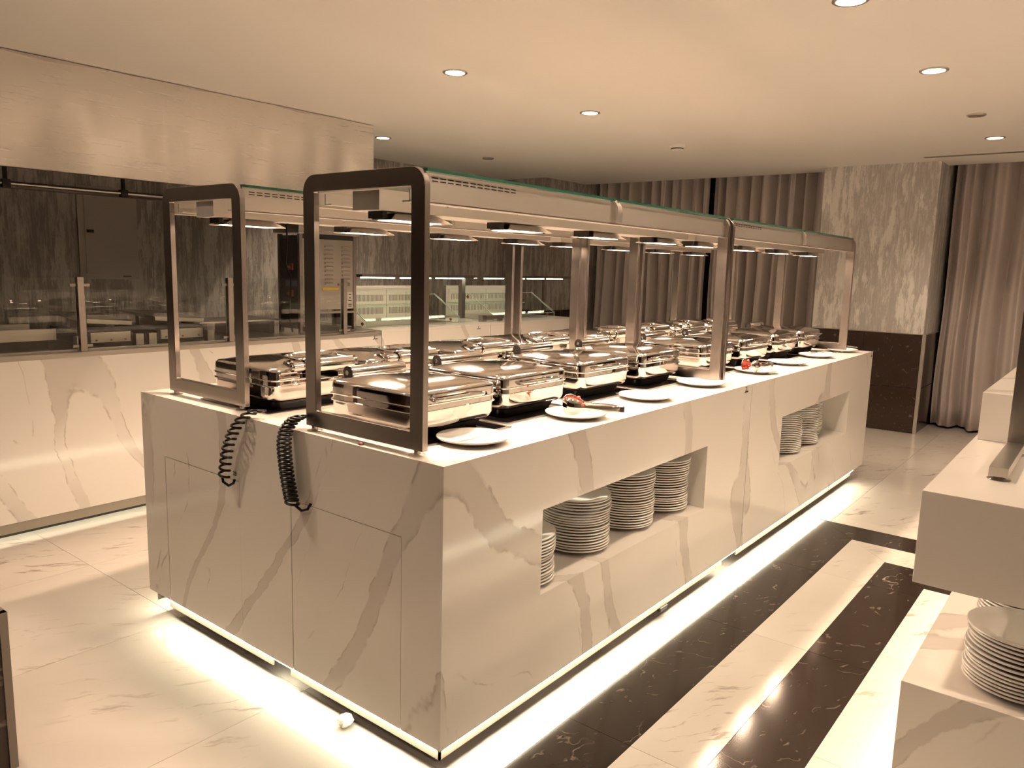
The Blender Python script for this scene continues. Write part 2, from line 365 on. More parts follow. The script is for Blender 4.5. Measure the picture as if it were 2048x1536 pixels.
MB().lathe([(.066, 0), (.066, -.008), (.060, -.02), (.052, -.026)], 32).build('base', 'ceiling', t)
MB().lathe([(.050, -.026), (.050, -.034)], 32).build('sensing_gap', 'black', t)
MB().lathe([(.050, -.031), (.047, -.040), (.03, -.048), (.005, -.050)], 32).build('cap', 'ceiling', t)
for x, y, lb in ((4.242, -.47, 'flat round ceiling speaker disc between two downlights over the aisle'), (4.284, 3.526, 'small flat round ceiling disc near the far wallpapered wall')):
    t = thing('ceiling_disc', (x, y, CZ), lb, 'ceiling fitting', 'flat ceiling discs')
    MB().lathe([(.055, 0), (.055, -.006), (.050, -.010), (.045, -.007)], 28).build('rim', 'trim', t); MB().lathe([(.044, -.006), (.040, -.011), (.001, -.012)], 28).build('plate', 'stone_edge', t)
t = thing('slot_vent', (5.97, -1.2, CZ), 'long narrow slot air vent in the ceiling in front of the curtain', 'air vent')
MB().box(-.06, .06, -1.4, 1.36, -.006, 0).build('frame', 'ceiling', t); MB().box(-.035, -.005, -1.38, 1.34, -.0075, -.005).build('slot', 'stone_edge', t); MB().box(.008, .035, -1.38, 1.34, -.0075, -.005).build('slot', 'stone_edge', t)

# ---------------------------------------------------------------- island
W, LEN, S, TOP = 1.603, 4.29, 2.09, .90
BOT = .10; PT = .02
def panel_y(b, x0, x1, y0, y1, z0, z1, hx0, hx1, hz0, hz1):   # a vertical panel in xz with one opening
    b.box(x0, hx0, y0, y1, z0, z1); b.box(hx1, x1, y0, y1, z0, z1); b.box(hx0, hx1, y0, y1, z0, hz0); b.box(hx0, hx1, y0, y1, hz1, z1); return b
def mark(par, x, y, z, ax='y', s=1.0, nm='maker_mark'):
    b = MB(); pts = [(-.020, 0, .006, .005), (-.012, 0, .003, .012), (-.006, .004, .003, .016), (-.006, .022, .006, .006), (.0, 0, .005, .008), (.008, .001, .005, .007), (.015, .001, .006, .008)]
    for px, pz, w_, h_ in pts: b.box((px)*s, (px+w_)*s, -.0006, .0004, pz*s, (pz+h_)*s)
    return b.build(nm, 'ink', par, smooth=False, loc=(x, y, z))
def text_mesh(txt, size, name, m, par, loc, rot):
    cu = bpy.data.curves.new('t', 'FONT'); cu.body = txt; cu.size = size; cu.extrude = .0003; cu.align_x = 'CENTER'
    o = bpy.data.objects.new('t', cu); col.objects.link(o); dg = bpy.context.evaluated_depsgraph_get(); dg.update()
    me = bpy.data.meshes.new_from_object(o.evaluated_get(dg)); bpy.data.objects.remove(o)
    me.materials.clear(); me.materials.append(M[m]); r = bpy.data.objects.new(name, me); col.objects.link(r); r.parent = par; r.location = loc; r.rotation_euler = rot; return r
DH = .672
def island_unit(x0, length, label, near, niche):
    t = thing('buffet_counter', (x0, 0, 0), label, 'counter', 'quartz buffet counters of the island')
    n0, n1 = niche; a = 0; l = length
    # front panel with plate niche
    panel_y(MB(), a, l, 0, PT, BOT, TOP-PT, n0, n1, .405, .68).build('front_panel', 'quartz', t, smooth=False)
    nd = .50
    nb = MB().box(n0, n1, PT, nd, .385, .405).box(n0, n1, PT, nd, .68, .70).box(n0-PT, n0, PT, nd, .385, .70).box(n1, n1+PT, PT, nd, .385, .70).box(n0-PT, n1+PT, nd, nd+PT, .385, .70)
    nb.build('plate_niche', 'quartz', t, smooth=False)
    MB().box(n0+.06, n1-.06, .40, .412, .670, .680).build('niche_light_strip', 'niche_led', t, smooth=False)
    MB().box(0, l, W-PT, W, BOT, TOP-PT).build('back_panel', 'quartz', t, smooth=False)
    if near:
        e = MB(); g = .0025
        for (ya, yb) in ((.157, .655), (.945, 1.437)): pass
        e.box(0, PT, PT, .157-g, BOT, TOP-PT); e.box(0, PT, .655+g, .945-g, BOT, TOP-PT); e.box(0, PT, 1.437+g, W-PT, BOT, TOP-PT)
        e.box(0, PT, .157-g, .655+g, DH+g, TOP-PT); e.box(0, PT, .945-g, 1.437+g, DH+g, TOP-PT)
        e.build('end_panel', 'quartz', t, smooth=False)
        MB().box(.001, PT, .157, .655, BOT, DH).build('door', 'quartz', t, smooth=False)
        dd = MB().box(.001, PT, .945, 1.437, BOT, DH).build('door', 'quartz', t, smooth=False)
        MB().box(PT, PT+.01, .14, 1.45, BOT, DH+.02).build('carcass', 'dark_gap', t, smooth=False)
        text_mesh('28', .022, 'number_mark', 'ink', t, (-.0006, .967, .690), (R(90), 0, R(-90)))
    else:
        MB().box(l-PT, l, PT, W-PT, BOT, TOP-PT).build('end_panel', 'quartz', t, smooth=False)
    MB().box(0, l, 0, W, TOP-PT, TOP).build('worktop', 'quartz', t, smooth=False)
    MB().box(.03, l-.03, .03, W-.03, BOT, BOT+.01).build('base_board', 'dark_gap', t, smooth=False)
    # skirts, LED strips
    xa, xb = (.02, 1.92-x0) if near else (0, l-.21)
    zb = .055
    for (ya, yb) in ((.02, .70), (.80, W-.12)):
        front = ya < .1
        s_ = MB()
        if front: s_.box(xa, xb, .02, .026, zb, BOT)
        else: s_.box(xa, xb, W-.026, W-.02, zb, BOT)
        if near: s_.box(.02, .026, ya, yb, zb, BOT)
        else: s_.box(xb-.006, xb, ya, yb, zb, BOT)
        s_.build('skirt', 'skirt', t, smooth=False)
        e = MB()
        if front: e.box(xa, xb if not near else l, .004, .012, BOT-.006, BOT)
        else: e.box(xa, xb, W-.012, W-.004, BOT-.006, BOT)
        if near: e.box(.004, .012, ya, .80 if front else yb, BOT-.006, BOT)
        e.build('light_strip', 'led', t, smooth=False)
    for x in (.35, l/2, l-.35):
        for y in (.35, W-.35): MB().lathe([(.025, 0), (.025, .01), (.015, .012), (.015, BOT)], 12, (x, y, 0)).build('foot', 'black', t)
    if near: MB().box(1.305, 1.365, .012, .03, .038, .055).build('floor_bracket', 'black', t, bevel=.002, smooth=False)
    mark(t, l-.065 if near else l-.035, -.0004, .866)
    return t
u1 = island_unit(0, S-.003, 'near white quartz island counter with two end doors and four plate stacks in its niche', True, (.443, 1.63))
u2 = island_unit(S+.003, LEN-S-.003, 'far white quartz island counter with three plate stacks in its niche', False, (.45, 1.69))

# ---------------------------------------------------------------- plates
def plate_mesh(r, nm='plate'):
    b = MB(); k = r/.125
    b.lathe([(.070*k, .0), (.070*k, .003), (.078*k, .004), (.110*k, .0115), (.120*k, .0146), (.1242*k, .0150), (.1250*k, .0158), (.1250*k, .0192), (.1238*k, .0201), (.119*k, .0195), (.088*k, .0090), (.075*k, .0065), (.001, .006)], 48)
    return b.build(nm, 'porcelain')
pl_small = None
def stack(cx, cy, z, n, where, grp, jit=.004, pitch=.0103):
    global pl_small
    dx = dy = 0
    for k in range(n):
        if pl_small is None: o = plate_mesh(.125); pl_small = o
        else: o = pl_small.copy(); col.objects.link(o)
        dx = dx*.7+random.uniform(-jit, jit); dy = dy*.7+random.uniform(-jit, jit)
        o.location = (cx+dx, cy+dy, z+k*pitch); o.rotation_euler = (0, 0, random.uniform(0, 6))
        j = n-1-k
        tag(o, f'white dinner plate, {ORD[j]} of {where}' if j else f'white dinner plate topmost of {where}', 'plate', grp)
G1 = 'stacked plates in the near island niche'; G2 = 'stacked plates in the far island niche'; G3 = 'stacked plates on the counter across the aisle'
NZ = .4055
stack(.505, .145, NZ, 15, 'the low stack at the near end of the near niche', G1)
stack(.882, .167, NZ, 19, 'the second stack from the near end in the near niche', G1)
stack(1.222, .170, NZ, 21, 'the third stack from the near end in the near niche', G1)
stack(1.52, .165, NZ, 21, 'the last stack beside the end wall of the near niche', G1)
stack(2.955, .155, NZ, 21, 'the first stack in the far niche', G2)
stack(3.28, .158, NZ, 21, 'the middle stack in the far niche', G2)
stack(3.56, .22, NZ, 21, 'the rearmost stack in the far niche', G2)

# ---------------------------------------------------------------- hobs and chafing dishes
def hob():
    t = thing('induction_hob', (0, 0, 0), 'x', 'hob', 'black induction hobs let into the island top')
    b = MB(); r0_ = rrect(0, 0, .215, .215, .008, 0, 2); r1_ = rrect(0, 0, .215, .215, .008, .003, 2); r2_ = rrect(0, 0, .200, .200, .006, .003, 2)
    b.loft([r0_, r1_, r2_], 0, True, False); b.build('steel_rim', 'steel_x', t)
    MB().loft([rrect(0, 0, .1995, .1995, .006, .0005, 2), rrect(0, 0, .1995, .1995, .006, .004, 2)]).build('glass_plate', 'black_glass', t); return t
ND = 8
FX = [.297, .747, 1.282, 1.745, 2.36, 2.85, 3.36, 3.80]; FY = [.415, .45, .49, .48, .475, .465, .47, .46]
BX = [.29, .71, 1.205, 1.69, 2.40, 2.83, 3.33, 3.85]; BY = [1.075, 1.06, 1.06, 1.085, 1.10, 1.10, 1.10, 1.10]
NEAR = ['nearest', 'second', 'third', 'fourth', 'fifth', 'sixth', 'seventh', 'farthest']
h0 = None
for row, (xs_, ys_) in enumerate(((FX, FY), (BX, BY))):
    rn = ('front', 'rear')[row]
    for i in range(ND):
        lb = f'black glass induction hob under the {NEAR[i]} chafing dish of the {rn} row'
        loc = (xs_[i], ys_[i]-.02 if row == 0 else ys_[i]+.02, TOP)
        if h0 is None: h0 = hob(); h0.location = loc; h0['label'] = lb
        else: dup(h0, loc, lb)

def dish(label, rear):
    # local: front towards -y, hinge towards +y; z=0 is the hob surface
    t = thing('chafing_dish', (0, 0, 0), label, 'chafing dish', 'polished steel chafing dishes')
    A = .188; cr = .035
    MB().loft([rrect(0, 0, .150, .150, .03, 0), rrect(0, 0, .162, .162, .03, .031)]).build('stand', 'black', t)
    prof = [(.150, .027, .03), (.168, .0275, .035), (.178, .031, .04), (.185, .039, .04), (.1878, .050, cr), (.188, .080, cr), (.1885, .082, cr), (.194, .0835, cr+.004), (.1945, .0865, cr+.004), (.189, .088, cr), (.188, .101, cr)]
    MB().loft([rrect(0, 0, a, a, r_, z) for a, z, r_ in prof]).build('water_pan', 'chrome', t)
    prof = [(.188, .1015, cr), (.194, .103, cr+.004), (.1950, .1065, cr+.004), (.190, .108, cr), (.1895, .133, cr), (.188, .140, cr), (.183, .1455, cr), (.175, .1470, cr)]
    lid = MB().loft([rrect(0, 0, a, a, r_, z) for a, z, r_ in prof], cap1=False).build('lid', 'chrome', t)
    b = MB(); rings = []
    for k, s_ in enumerate((1, .93, .8, .6, .4, .2, .04)):
        rings.append(rrect(0, 0, .175*s_, .175*s_, cr*s_, .1470+.020*(1-s_**2)))
    b.loft(rings, cap0=False); b.build('lid_panel', 'lid', lid)
    # handle bar at the front of the lid
    hb = [(-.105, -.186, .116), (-.102, -.205, .119), (-.088, -.224, .122), (-.06, -.230, .123), (.06, -.230, .123), (.088, -.224, .122), (.102, -.205, .119), (.105, -.186, .116)]
    MB().tube(hb, .0058, 8).build('handle', 'chrome', lid)
    if not rear:
        cx0, cx1, cy, cz = -.085, .150, .215, .154
        MB().cyl((cx0, cy, cz), (cx1, cy, cz), .022, 24).build('hinge_barrel', 'chrome', t)
        e = MB().cyl((cx0-.004, cy, cz), (cx0, cy, cz), .022, 24).build('barrel_cap', 'black', t)
        MB().cyl((cx0-.007, cy, cz), (cx0-.003, cy, cz), .008, 16).build('pivot_screw', 'chrome', e)
    else:
        cx0, cx1, cy, cz = -.135, .07, .200, .150
        MB().cyl((cx0, cy, cz), (cx1, cy, cz), .024, 24).build('hinge_barrel', 'chrome', t)
        MB().cyl((cx1, cy, cz), (cx1+.05, cy, cz), .017, 20).build('barrel_neck', 'chrome', t)
        e = MB().tube([(cx1+.001, cy+.023*math.cos(a_), cz+.023*math.sin(a_)) for a_ in [2*math.pi*i/20 for i in range(20)]], .005, 6, closed=True).build('barrel_cap', 'chrome', t)
        e2 = MB().cyl((cx1+.012, cy, cz), (cx1+.056, cy, cz), .012, 16).build('pivot_screw', 'chrome', e)
        u = []
        for i in range(9): a_ = math.pi*i/8; u.append((-.035+.115*math.cos(a_)*1.0, .105-.030*math.sin(a_), .172+.004*math.sin(a_)))
        MB().tube([(.082, .198, .166)]+u+[(-.152, .198, .166)], .0075, 8).build('lid_bracket', 'chrome', lid)
        MB().box(-.165, -.14, .186, .206, .06, .165).build('hinge_bracket', 'chrome', t, bevel=.004)
    # hinge mount and drain tap
    MB().box(-.07, .07, .186, .212, .10, .135).build('hinge_mount', 'chrome', t, bevel=.003)
    MB().cyl((-.13, .205, .045), (-.13, .205, .095), .012, 14).build('drain_tap', 'chrome', t)
    MB().cyl((-.15, .198, .0), (-.15, .198, .022), .009, 12).build('levelling_foot', 'chrome', t)
    return t
HZ = TOP+.004
df = dish('polished steel chafing dish with a front handle bar, nearest of the front row', False); df.location = (FX[0], FY[0], HZ)
for i in range(1, ND): dup(df, (FX[i], FY[i], HZ), f'polished steel chafing dish with a front handle bar, {NEAR[i]} of the front row')
dr = dish('polished steel chafing dish with a looped lid bracket, nearest of the rear row', True); dr.location = (BX[0], BY[0], HZ); dr.rotation_euler = (0, 0, math.pi)
for i in range(1, ND): dup(dr, (BX[i], BY[i], HZ), f'polished steel chafing dish with a looped lid bracket, {NEAR[i]} of the rear row', math.pi)

# ---------------------------------------------------------------- heat-lamp guards
GZ0, GZ1 = .014, .762      # frame bottom and top above the worktop
def frame_mesh(par, x, name='end_frame', full=True):
    wy, bw, th, rad = .505, .050, .020, .05
    def arc(cx, cz, r, a0, a1, n=6): return [(cx+r*math.cos(a0+(a1-a0)*i/n), cz+r*math.sin(a0+(a1-a0)*i/n)) for i in range(n+1)]
    if full:
        out = [(0, GZ0)]+[(wy, GZ0)]+arc(wy-rad, GZ1-rad, rad, 0, math.pi/2)+arc(rad, GZ1-rad, rad, math.pi/2, math.pi)
        ri = .004
        inn = [(bw, GZ0+bw), (wy-bw, GZ0+bw)]+arc(wy-bw-ri, GZ1-bw-ri, ri, 0, math.pi/2)+arc(bw+ri, GZ1-bw-ri, ri, math.pi/2, math.pi)
        n = len(out); b = MB()
        V = [(x, *p) for p in out]+[(x, *p) for p in inn]+[(x+th, *p) for p in out]+[(x+th, *p) for p in inn]; F = []
        for i in range(n):
            j = (i+1) % n
            F += [(i, j, n+j, n+i), (2*n+i, 3*n+i, 3*n+j, 2*n+j), (i, 2*n+i, 2*n+j, j), (n+i, n+j, 3*n+j, 3*n+i)]
        b.add(V, F); return b.build(name, 'steel', par, bevel=.0015)
    out = [(wy, GZ1-.085)]+arc(wy-rad, GZ1-rad, rad, 0, math.pi/2)+arc(rad, GZ1-rad, rad, math.pi/2, math.pi)+[(0, GZ1-.085)]
    t_ = .010
    inn = [(wy-t_, GZ1-.085)]+arc(wy-rad, GZ1-rad, rad-t_, 0, math.pi/2)+arc(rad, GZ1-rad, rad-t_, math.pi/2, math.pi)+[(t_, GZ1-.085)]
    n = len(out); b = MB(); V = [(x, *p) for p in out]+[(x, *p) for p in inn]+[(x+.03, *p) for p in out]+[(x+.03, *p) for p in inn]; F = []
    for i in range(n-1):
        j = i+1; F += [(i, j, n+j, n+i), (2*n+i, 3*n+i, 3*n+j, 2*n+j), (i, 2*n+i, 2*n+j, j), (n+i, n+j, 3*n+j, 3*n+i)]
    F += [(0, n, 3*n, 2*n), (n-1, 3*n-1, 4*n-1, 2*n-1)]
    b.add(V, F); return b.build(name, 'trim', par)
def guard(loc, length, label):
    t = thing('heat_lamp_gantry', loc, label, 'heat lamp', 'steel and glass heat lamp gantries over the chafing dishes')
    l = length; wy = .505
    f1 = frame_mesh(t, 0); f2 = frame_mesh(t, l-.02); frame_mesh(t, l/2-.015, 'top_bracket', False)
    for fr_, x in ((f1, .01), (f2, l-.01)):
        for y in (.03, wy-.03):
            MB().lathe([(.010, .004), (.010, GZ0)], 12, (x, y, 0)).build('foot', 'steel', fr_)
            MB().lathe([(.024, 0), (.024, .0015), (.012, .005)], 20, (x, y, 0)).build('suction_pad', 'clear', fr_)
    # glass top in two sheets
    for (xa, xb) in ((.021, l/2-.016), (l/2+.016, l-.021)):
        g = MB().box(xa, xb, .012, wy-.012, GZ1-.012, GZ1-.004)
        o = g.build('glass_top', ['glass', 'glass_edge'], t, smooth=False)
        for p in o.data.polygons: p.material_index = 1 if abs(p.normal.z) < .5 else 0
    # side valances with slots, bottom lips
    for s in (0, 1):
        Y = (lambda y: y) if s == 0 else (lambda y: wy-y)
        def bx(b, x0, x1, ya, yb, z0, z1): b.box(x0, x1, min(Y(ya), Y(yb)), max(Y(ya), Y(yb)), z0, z1)
        b = MB(); bx(b, .021, l-.021, .024, .027, GZ1-.045, GZ1-.014); bx(b, .021, l-.021, .020, .025, GZ1-.090, GZ1-.042); bx(b, .021, l-.021, .020, .050, GZ1-.092, GZ1-.088)
        va = b.build('side_valance', 'valance', t, smooth=False)
        b = MB()
        for k in range(12):
            x = .05+.03*k; bx(b, x, x+.022, .0233, .0236, GZ1-.027, GZ1-.024); bx(b, x, x+.022, .0233, .0236, GZ1-.035, GZ1-.032)
        sl = b.build('vent_slots', 'black', va, smooth=False); sl['kind'] = 'stuff'
        b = MB(); bx(b, .021, l-.021, .075, .079, GZ1-.085, GZ1-.055); bx(b, .021, l-.021, .075, .105, GZ1-.087, GZ1-.083)
        b.build('inner_channel', 'valance', t, smooth=False)
        for k in range(6): MB().cyl((.18+k*(l-.36)/5, Y(.092), GZ1-.091), (.18+k*(l-.36)/5, Y(.092), GZ1-.086), .005, 8).build('bolt', 'chrome', t)
    MB().box(.0205, l-.0205, .195, .305, GZ1-.105, GZ1-.052).build('spine', 'valance', t, smooth=False)
    MB().box(.021, .03, .20, .30, GZ1-.102, GZ1-.055).build('spine_cap', 'dark_steel', t, smooth=False)
    for k in range(4):
        x = .19+k*(l-.38)/3
        b = MB(); hx, hy = .125, .055
        b.loft([[(x-hx*.7, .25-hy*.6, GZ1-.108), (x+hx*.7, .25-hy*.6, GZ1-.108), (x+hx*.7, .25+hy*.6, GZ1-.108), (x-hx*.7, .25+hy*.6, GZ1-.108)],
                [(x-hx, .25-hy, GZ1-.128), (x+hx, .25-hy, GZ1-.128), (x+hx, .25+hy, GZ1-.128), (x-hx, .25+hy, GZ1-.128)]], 0, True, False)
        sh = b.build('lamp_shade', 'chrome', t, smooth=False); so = sh.modifiers.new('solidify', 'SOLIDIFY'); so.thickness = .0015
        MB().box(x-.10, x+.10, .222, .278, GZ1-.1285, GZ1-.1195).build('heating_tube', 'heat_light', sh, smooth=False)
        ld = bpy.data.lights.get('heat_lamp_beam')
        if ld is None:
            ld = bpy.data.lights.new('heat_lamp_beam', 'AREA'); ld.shape = 'RECTANGLE'; ld.size = .16; ld.size_y = .05; ld.energy = HEAT_W; ld.color = HEAT; ld.spread = R(142)
        lo = bpy.data.objects.new('heat_lamp_beam', ld); col.objects.link(lo); lo.parent = t; lo.location = (x, .25, GZ1-.132)
        MB().box(x-.135, x-.118, .22, .28, GZ1-.125, GZ1-.105).build('lamp_bracket', 'black', t, smooth=False)
    return t
g1 = guard((.03, .107, TOP), 1.94, 'steel framed heat lamp gantry over the near front chafing dishes')
guard((2.0, .107, TOP), 2.03, 'steel framed heat lamp gantry over the far front chafing dishes')
g2 = guard((.06, .99, TOP), 2.04, 'steel framed heat lamp gantry over the near rear chafing dishes')
guard((2.16, .99, TOP), 2.04, 'steel framed heat lamp gantry over the far rear chafing dishes')

# ---------------------------------------------------------------- serving plates, tongs, spoons
psv = plate_mesh(.107, 'serving_plate')
PX = [(.267, .138), (.812, .138), (1.332, .150), (1.861, .157), (2.518, .150), (3.03, .160), (3.574, .165), (4.095, .160)]
PLAB = ['nearest white serving plate, in front of the first chafing dish', 'white serving plate under the sauce-stained tongs nearest the camera', 'empty white serving plate third from the near end of the island',
        'empty white serving plate beside the middle gantry posts', 'white serving plate carrying upright red-stained tongs', 'empty white serving plate just beyond the red-stained tongs',
        'white serving plate with a pale spoon, last but one', 'white serving plate with a brown spoon at the far end of the island']
for i, (x, y) in enumerate(PX):
    o = psv if i == 0 else psv.copy()
    if i: col.objects.link(o)
    o.location = (x, y, TOP); tag(o, PLAB[i], 'plate', 'serving plates along the island front')
def tongs(loc, rz, label, sauce, lift=.0):
    t = thing('tongs', loc, label, 'tongs', 'serving tongs on plates', rz)
    # local: hinge at origin, arms run along +x
    for s in (1, -1):
        sec = [(0, .0, .011), (.02, .008, .012), (.06, .018, .012), (.10, .026, .010), (.135, .031, .012), (.155, .034, .024), (.175, .036, .032), (.195, .034, .030), (.208, .028, .018)]
        rings = []
        for x, o, hw in sec:
            z = .022+lift*x/.2
            cup = .010 if hw > .02 else .002
            rings.append([(x, s*(o+cup*(1-(q*q))*1.0), z+hw*q) for q in (-1, -.6, -.2, .2, .6, 1)])
        b = MB(); b.loft(rings, 0, False, False, closed=False)
        o = b.build('arm', 'chrome', t); so = o.modifiers.new('solidify', 'SOLIDIFY'); so.thickness = .0018; so.offset = 0
        if sauce:
            rs = [[(x, s*(o_+(.010 if hw > .02 else .002)*(1-q*q)-.0035), .022+lift*x/.2+hw*q) for q in (-.8, -.5, -.2, .2, .5, .8)] for x, o_, hw in sec[4:-1]]
            so_ = MB().loft(rs, 0, False, False, closed=False).build('sauce_stain', 'sauce', o); m_ = so_.modifiers.new('solidify', 'SOLIDIFY'); m_.thickness = .003; m_.offset = 0
            b = MB(); rnd = random.Random(5+s)
            for k in range(9):
                x = rnd.uniform(.14, .2); b.lathe([(.001, -.006), (.006, -.004), (.008, 0), (.006, .004), (.001, .006)], 8, (x, s*.034, .022+lift*x/.2-.024+rnd.uniform(0, .05)))
            b.build('sauce_drops', 'sauce', o)
    MB().box(-.006, .014, -.010, .010, .012, .034).build('hinge', 'steel', t, bevel=.003)
    return t
tongs((.905, .005, TOP+.010), R(126), 'steel serving tongs with red sauce resting across the second plate', True, .012)
tongs((2.60, .10, TOP+.016), R(165), 'red-stained tongs standing upright on the fifth plate', True, .006)
def spoon(loc, rz, label, m):
    t = thing('serving_spoon', loc, label, 'spoon', 'serving spoons on plates', rz)
    rings = []
    for x, w_, d in ((-.035, .006, 0), (-.03, .016, .004), (-.01, .026, .010), (.012, .024, .009), (.03, .012, .003), (.036, .005, 0)):
        rings.append([(x, w_*q, .016+.012-d*(1-q*q)) for q in (-1, -.6, -.2, .2, .6, 1)])
    o = MB().loft(rings, 0, False, False, closed=False).build('bowl', m, t); s_ = o.modifiers.new('solidify', 'SOLIDIFY'); s_.thickness = .002
    MB().tube([(.034, 0, .028), (.08, 0, .034), (.15, 0, .026)], .003, 8).build('handle', 'chrome', t)
spoon((3.56, .19, TOP+.004), R(-55), 'pale steel spoon lying on the last but one serving plate', 'chrome')
spoon((4.08, .19, TOP+.004), R(-50), 'brown-bowled spoon lying on the farthest serving plate', 'wood')
tag(MB().lathe([(.001, 0), (.006, .0), (.009, .004), (.006, .008), (.001, .010)], 9).build('food_crumb', 'crumb', loc=(.012, .335, TOP)), 'small dark red food crumb by the near gantry frame', 'crumb')
MBp = MB(); rnd = random.Random(3)
rg = []
for k in range(7):
    a = math.pi*k/6; rg.append([(.028*math.sin(a)*rnd.uniform(.7, 1.25)*math.cos(6.283*i/10), .024*math.sin(a)*rnd.uniform(.7, 1.25)*math.sin(6.283*i/10), .022-.022*math.cos(a)+rnd.uniform(-.002, .004)) for i in range(10)])
tag(MBp.loft(rg).build('crumpled_tissue', 'paper', smooth=False, loc=(.005, .405, 0)), 'small crumpled white tissue on the floor under the end door', 'tissue')

# ---------------------------------------------------------------- coiled cords on the island end
def coil(path, turns, rad, label, tail):
    pts = []; P0 = [Vector(p) for p in path]; P = []; n = turns*14
    for i in range(len(P0)-1):
        a, b_, c_, d_ = P0[max(i-1, 0)], P0[i], P0[i+1], P0[min(i+2, len(P0)-1)]
        for q in range(8):
            u = q/8; P.append(.5*((2*b_)+(c_-a)*u+(2*a-5*b_+4*c_-d_)*u*u+(3*b_-a-3*c_+d_)*u**3))
    P.append(P0[-1])
    seg = [(P[i+1]-P[i]).length for i in range(len(P)-1)]; tot = sum(seg)
    for k in range(n+1):
        d = tot*k/n; i = 0
        while i < len(seg)-1 and d > seg[i]: d -= seg[i]; i += 1
        p = P[i].lerp(P[i+1], d/seg[i]); a = 2*math.pi*turns*k/n
        r = rad*min(1, .25+k/(n*.08))
        pts.append(p+Vector((r*.8*math.cos(a), r*math.sin(a), 0)))
    t = thing('coiled_cord', P[-1], label, 'cord', 'black coiled lamp cords hanging over the island end')
    off = P[-1]
    MB().tube([p-off for p in pts], .0042, 7).build('coil', 'rubber', t)
    MB().tube([Vector(p)-off for p in tail], .0045, 7).build('plug_tail', 'rubber', t)
coil([(.040, .845, .924), (.006, .862, .922), (-.026, .895, .885), (-.032, .950, .80), (-.030, .985, .685)], 13, .020, 'black coiled cord with open loops below the rear gantry foot',
     [(-.03, .995, .69), (-.03, .99, .67), (-.028, .96, .662), (-.02, .945, .672), (-.012, .95, .682)])
coil([(.020, .606, .944), (-.008, .628, .930), (-.034, .634, .880), (-.034, .627, .78), (-.030, .605, .675)], 24, .022, 'black tightly coiled cord below the near front gantry frame',
     [(-.03, .59, .675), (-.025, .565, .662), (-.015, .55, .668), (-.006, .545, .685)])

# ---------------------------------------------------------------- cooking line along the wall
FYc = 2.83
def wall_counter(x0, x1, top, label, name='service_counter', depth=.92):
    t = thing(name, (x0, FYc, 0), label, 'counter', 'quartz service counters along the wall'); l = x1-x0
    MB().box(0, l, 0, PT, BOT, top-.018).build('front_panel', 'quartz', t, smooth=False)
    MB().box(0, l, depth-PT, depth, BOT, top-.018).build('back_panel', 'quartz', t, smooth=False)
    MB().box(0, PT, PT, depth-PT, BOT, top-.018).build('end_panel', 'quartz', t, smooth=False)
    MB().box(l-PT, l, PT, depth-PT, BOT, top-.018).build('end_panel', 'quartz', t, smooth=False)
    MB().box(.03, l-.03, .03, depth-.03, BOT, BOT+.01).build('base_board', 'dark_gap', t, smooth=False)
    MB().box(0, l, .004, .010, .050, BOT).build('skirt', 'skirt', t, smooth=False)
    MB().box(0, l, .045, .055, .085, .095).build('light_strip', 'led_soft', t, smooth=False)
    MB().box(.05, l-.05, .12, depth-.1, 0, BOT).build('plinth', 'dark_gap', t, smooth=False)
    return t
ck = wall_counter(-2.6, 2.33, .915, 'long quartz front cooking counter below the steel hood')
MB().box(0, 4.93, 0, .92, .897, .915).build('worktop', 'steel_x', ck, smooth=False)
MB().box(0, 4.93, -.003, .028, .9145, .922).box(0, 4.93, .06, .085, .9145, .932).build('front_ledge', 'steel_x', ck, smooth=False)
mark(ck, 4.87, -.0004, .874)
sg = thing('sneeze_guard', (0, 2.86, .9225), 'clear glass sneeze guard with steel posts along the cooking counter', 'sneeze guard')
for x in (-.52, .322, 1.165, 2.03):
    p = MB().box(x-.016, x+.016, 0, .029, 0, .38).build('post', 'steel', sg, bevel=.001, smooth=False)
    for z in (.02, .332): MB().box(x-.048, x+.048, .012, .024, z, z+.014).build('glass_clip', 'steel', p, smooth=False)
for xa, xb in ((-1.34, -.545), (-.495, .297), (.347, 1.14), (1.19, 2.005)):
    o = MB().box(xa, xb, .015, .021, .004, .378).build('glass_pane', ['glass', 'glass_edge_pale'], sg, smooth=False)
    for q in o.data.polygons: q.material_index = 0 if abs(q.normal.y) > .5 else 1
def griddle(x0, x1, label):
    t = thing('griddle', (x0, 3.02, .9155), label, 'griddle', 'countertop griddles behind the glass'); l = x1-x0
    MB().box(0, l, .03, .55, .02, .075).build('body', 'griddle', t, bevel=.003, smooth=False)
    fp = MB().box(.02, l-.02, .018, .03, .028, .082).build('front_panel', 'steel_x', t, bevel=.001, smooth=False)
    for x in (.05, l/2, l-.05): MB().cyl((x, .012, .040), (x, .02, .040), .005, 10).build('rivet', 'dark_steel', fp)
    for x in (-.03, l+.03): MB().box(x-.022, x+.022, .015, .06, .0, .066).build('side_block', 'steel_x', t, smooth=False)
    b = MB(); b.loft([[(0, .04, .135), (l, .04, .115), (l, .5, .15), (0, .5, .165)], [(0, .04, .158), (l, .04, .138), (l, .5, .16), (0, .5, .175)]]); b.build('lid_plate', 'steel_x', t, smooth=False)
    MB().box(.03, l-.03, .3, .34, .07, .16).build('lid_hinge', 'dark_steel', t, smooth=False)
    MB().box(0, l, .05, .5, .075, .09).build('hot_plate', 'griddle', t, smooth=False)
griddle(.41, .665, 'steel fronted griddle with a tilted lid plate right of the first glass post')
griddle(.80, 1.10, 'steel fronted griddle between the first and second glass posts')
t = thing('gastronorm_tray', (-.4, 3.04, .9155), 'long brushed steel tray propped on the counter at the end of the cooking line', 'tray')
